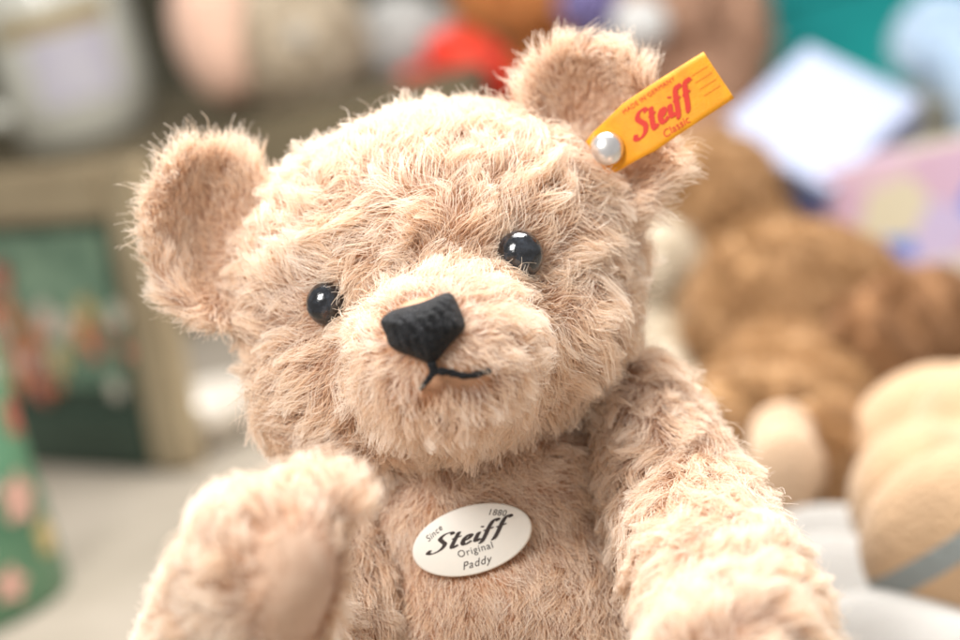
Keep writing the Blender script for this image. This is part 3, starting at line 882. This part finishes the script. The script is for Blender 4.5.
def add_stripe(mat, p, n, half, color):
    """a woven stripe: a slab through object space recolours the cloth"""
    nt = mat.node_tree; b = next(x for x in nt.nodes if x.type == 'BSDF_PRINCIPLED')
    tc = nt.nodes.new('ShaderNodeTexCoord'); d = nt.nodes.new('ShaderNodeVectorMath'); d.operation = 'DOT_PRODUCT'
    d.inputs[1].default_value = n; nt.links.new(tc.outputs['Object'], d.inputs[0])
    c = nt.nodes.new('ShaderNodeMath'); c.operation = 'COMPARE'; c.inputs[1].default_value = p.dot(n); c.inputs[2].default_value = half
    nt.links.new(d.outputs['Value'], c.inputs[0])
    mx = nt.nodes.new('ShaderNodeMix'); mx.data_type = 'RGBA'
    src = b.inputs['Base Color'].links[0].from_socket
    nt.links.new(c.outputs[0], mx.inputs['Factor']); nt.links.new(src, mx.inputs['A']); mx.inputs['B'].default_value = (*color, 1)
    nt.links.new(mx.outputs['Result'], b.inputs['Base Color'])
gt = at(900, 520, 0.75 * DS); sp_ = at(930, 582, 0.70) - Vector((gt.x, gt.y, TABLE_Z))
sn = (at(942, 600, 0.70) - at(930, 582, 0.70)).normalized()
add_stripe(P_TAN, sp_, sn, 0.0042, lin(140, 146, 144))
plush('tan_bear', 'tan soft toy with a blue grey stripe and pale foot pad at lower right', 'soft toy', [
    ('body', P_TAN, [(935, 440, 0.75, 92, 60, 76, 20), (925, 500, 0.74, 78, 60, 80, 0), (985, 545, 0.72, 128, 64, 104, 0), (1010, 440, 0.75, 100, 60, 90, 0)]),
    ('foot', P_BROWN, [(820, 470, 0.74, 70, 40, 72, 0)]),
    ('foot_pad', P_SAND, [(782, 440, 0.665, 36, 14, 40, 0), (787, 470, 0.66, 42, 14, 46, 8)])], (900, 520, 0.75))
plush('cream_rabbit', 'pale cream soft toy peeping past the shoulder of the teddy', 'soft toy', [
    ('body', P_CREAM, [(660, 350, 0.84, 36, 34, 60, 0), (690, 440, 0.84, 44, 34, 60, 0)]),
    ('head', P_CREAM, [(662, 262, 0.84, 34, 34, 44, 0)])], (700, 490, 0.84))

# boxes at the right
M_TEAL = principled('teal_card', lin(6, 140, 140), 0.5, noise=(12, lin(12, 152, 150), 0.4, 0.6))
t0 = at(850, 90, 1.26 * DS)
teal = empty('gift_box', (t0.x, t0.y + 0.05, TABLE_Z), 'teal cardboard box standing at the back right', 'box', rotz=R(8))
th = at(830, -60, 1.26 * DS).z - TABLE_Z
bm = bmesh.new(); box_bm(bm, (0, 0, th * 0.36), (0.32, 0.10, th * 0.72), bevel=0.002); link('base', bm_mesh(bm), teal, M_TEAL, False)
bm = bmesh.new(); box_bm(bm, (0, 0, th * 0.86), (0.326, 0.106, th * 0.278), bevel=0.002); link('lid', bm_mesh(bm), teal, M_TEAL, False)

M_LID = principled('white_card', lin(160, 167, 190), 0.5)
def collage_mat():
    m, nt, out = nt_mat('printed_card')
    b = nt.nodes.new('ShaderNodeBsdfPrincipled'); b.inputs['Roughness'].default_value = 0.45
    nt.links.new(b.outputs[0], out.inputs[0])
    tc = nt.nodes.new('ShaderNodeTexCoord'); v = nt.nodes.new('ShaderNodeTexVoronoi'); v.inputs['Scale'].default_value = 31
    sp = nt.nodes.new('ShaderNodeSeparateColor'); r_ = nt.nodes.new('ShaderNodeValToRGB'); r_.color_ramp.interpolation = 'CONSTANT'
    cols = [(190, 174, 200), (206, 176, 186), (96, 128, 200), (206, 194, 166), (136, 172, 130), (198, 164, 180), (214, 206, 208), (176, 124, 146)]
    el = r_.color_ramp.elements
    while len(el) < len(cols): el.new(0.5)
    for i, c_ in enumerate(cols): el[i].position = i / len(cols); el[i].color = (*lin(*c_), 1)
    nt.links.new(tc.outputs['Object'], v.inputs['Vector']); nt.links.new(v.outputs['Color'], sp.inputs[0])
    nt.links.new(sp.outputs[0], r_.inputs[0]); nt.links.new(r_.outputs[0], b.inputs['Base Color'])
    return m
M_PRINT = collage_mat()
# the tilted box: its lid corners follow the four corners seen in the photograph
A_, B_, D_ = at(715, 130, 1.20), at(800, 40, 1.24), at(830, 190, 1.164)
ex = (D_ - A_); ey = (B_ - A_); lx, ly = ex.length, ey.length
ex.normalize(); ez = ex.cross(ey).normalized(); ey = ez.cross(ex)
bh = 0.13
mat_ = Matrix.Identity(4)
for i, v in enumerate((ex, ey, ez)): mat_[0][i], mat_[1][i], mat_[2][i] = v
ctr = A_ + ex * lx / 2 + ey * ly / 2 - ez * bh
mat_.translation = ctr
wb = bpy.data.objects.new('toy_box', None); COL.objects.link(wb); wb.matrix_world = mat_
tag(wb, 'white topped box with colourful printed sides tipped on the brown bear', 'box')
bm = bmesh.new(); box_bm(bm, (0, 0, bh * 0.45), (lx * 0.985, ly * 0.985, bh * 0.9), bevel=0.001); link('carton', bm_mesh(bm), wb, M_PRINT, False)
bm = bmesh.new(); box_bm(bm, (0, 0, bh * 0.955), (lx, ly, bh * 0.088), bevel=0.001); link('lid', bm_mesh(bm), wb, M_LID, False)

M_PALEBLUE = plush_mat('pale_blue_plush', lin(206, 222, 240))
plush('plush_cloud', 'pale blue white soft toy in front of the teal box', 'soft toy', [
    ('body', M_PALEBLUE, [(945, 40, 1.12, 50, 44, 46, 0), (1010, 110, 1.10, 48, 50, 70, 0), (1022, 170, 1.08, 48, 50, 70, 0), (1032, 230, 1.06, 46, 50, 60, 0)])], (1034, 260, 1.06))
M_STORY = collage_mat()
bk = at(938, 245, 1.17)
book = empty('picture_book', (bk.x + 0.03, bk.y, TABLE_Z), 'colourful picture book standing upright at the right edge', 'book', rotz=R(-15))
bh2 = at(938, 140, 1.17).z - TABLE_Z
bm = bmesh.new(); box_bm(bm, (0, -0.0085, bh2 / 2), (0.16, 0.003, bh2)); link('cover', bm_mesh(bm), book, M_STORY, False)
bm = bmesh.new(); box_bm(bm, (0, 0.0085, bh2 / 2), (0.16, 0.003, bh2)); link('cover', bm_mesh(bm), book, M_STORY, False)
bm = bmesh.new(); box_bm(bm, (0, 0, bh2 / 2), (0.156, 0.0135, bh2 - 0.006)); link('pages', bm_mesh(bm), book, M_LID, False)

M_CLOTH = principled('white_cotton', lin(214, 210, 204), 0.9, bump=(300, 0.3, 0.001))
nw = at(850, 590, 0.8)
for _ in range(40): nw = nw + (nw - cam.location) * ((TABLE_Z + 0.012 - nw.z) / (nw.z - cam.location.z)) * 0.9
bm = bmesh.new(); NG = 60; gv = {}
for i in range(NG + 1):
    for j in range(NG + 1):
        x, y = (i / NG - 0.5), (j / NG - 0.5)
        h_ = 0.005 + 0.010 * abs(math.sin(x * 7 + 1.8 * math.sin(y * 5))) * (1 - (2 * x) ** 2 * 0.8) + 0.006 * math.sin(y * 9 + x * 4) ** 2
        gv[i, j] = bm.verts.new((x * 0.085 + 0.010 * math.sin(y * 6), y * 0.16 + 0.008 * math.sin(x * 8), h_))
for i in range(NG):
    for j in range(NG): bm.faces.new((gv[i, j], gv[i + 1, j], gv[i + 1, j + 1], gv[i, j + 1]))
ext = bmesh.ops.solidify(bm, geom=bm.faces[:], thickness=0.002)
nap = link('napkin', bm_mesh(bm), None, M_CLOTH)
nap.location = (nw.x, nw.y, TABLE_Z + 0.001); nap.rotation_euler = (0, 0, R(28))
tag(nap, 'crumpled white cloth lying on the table beside the lowered arm', 'cloth')
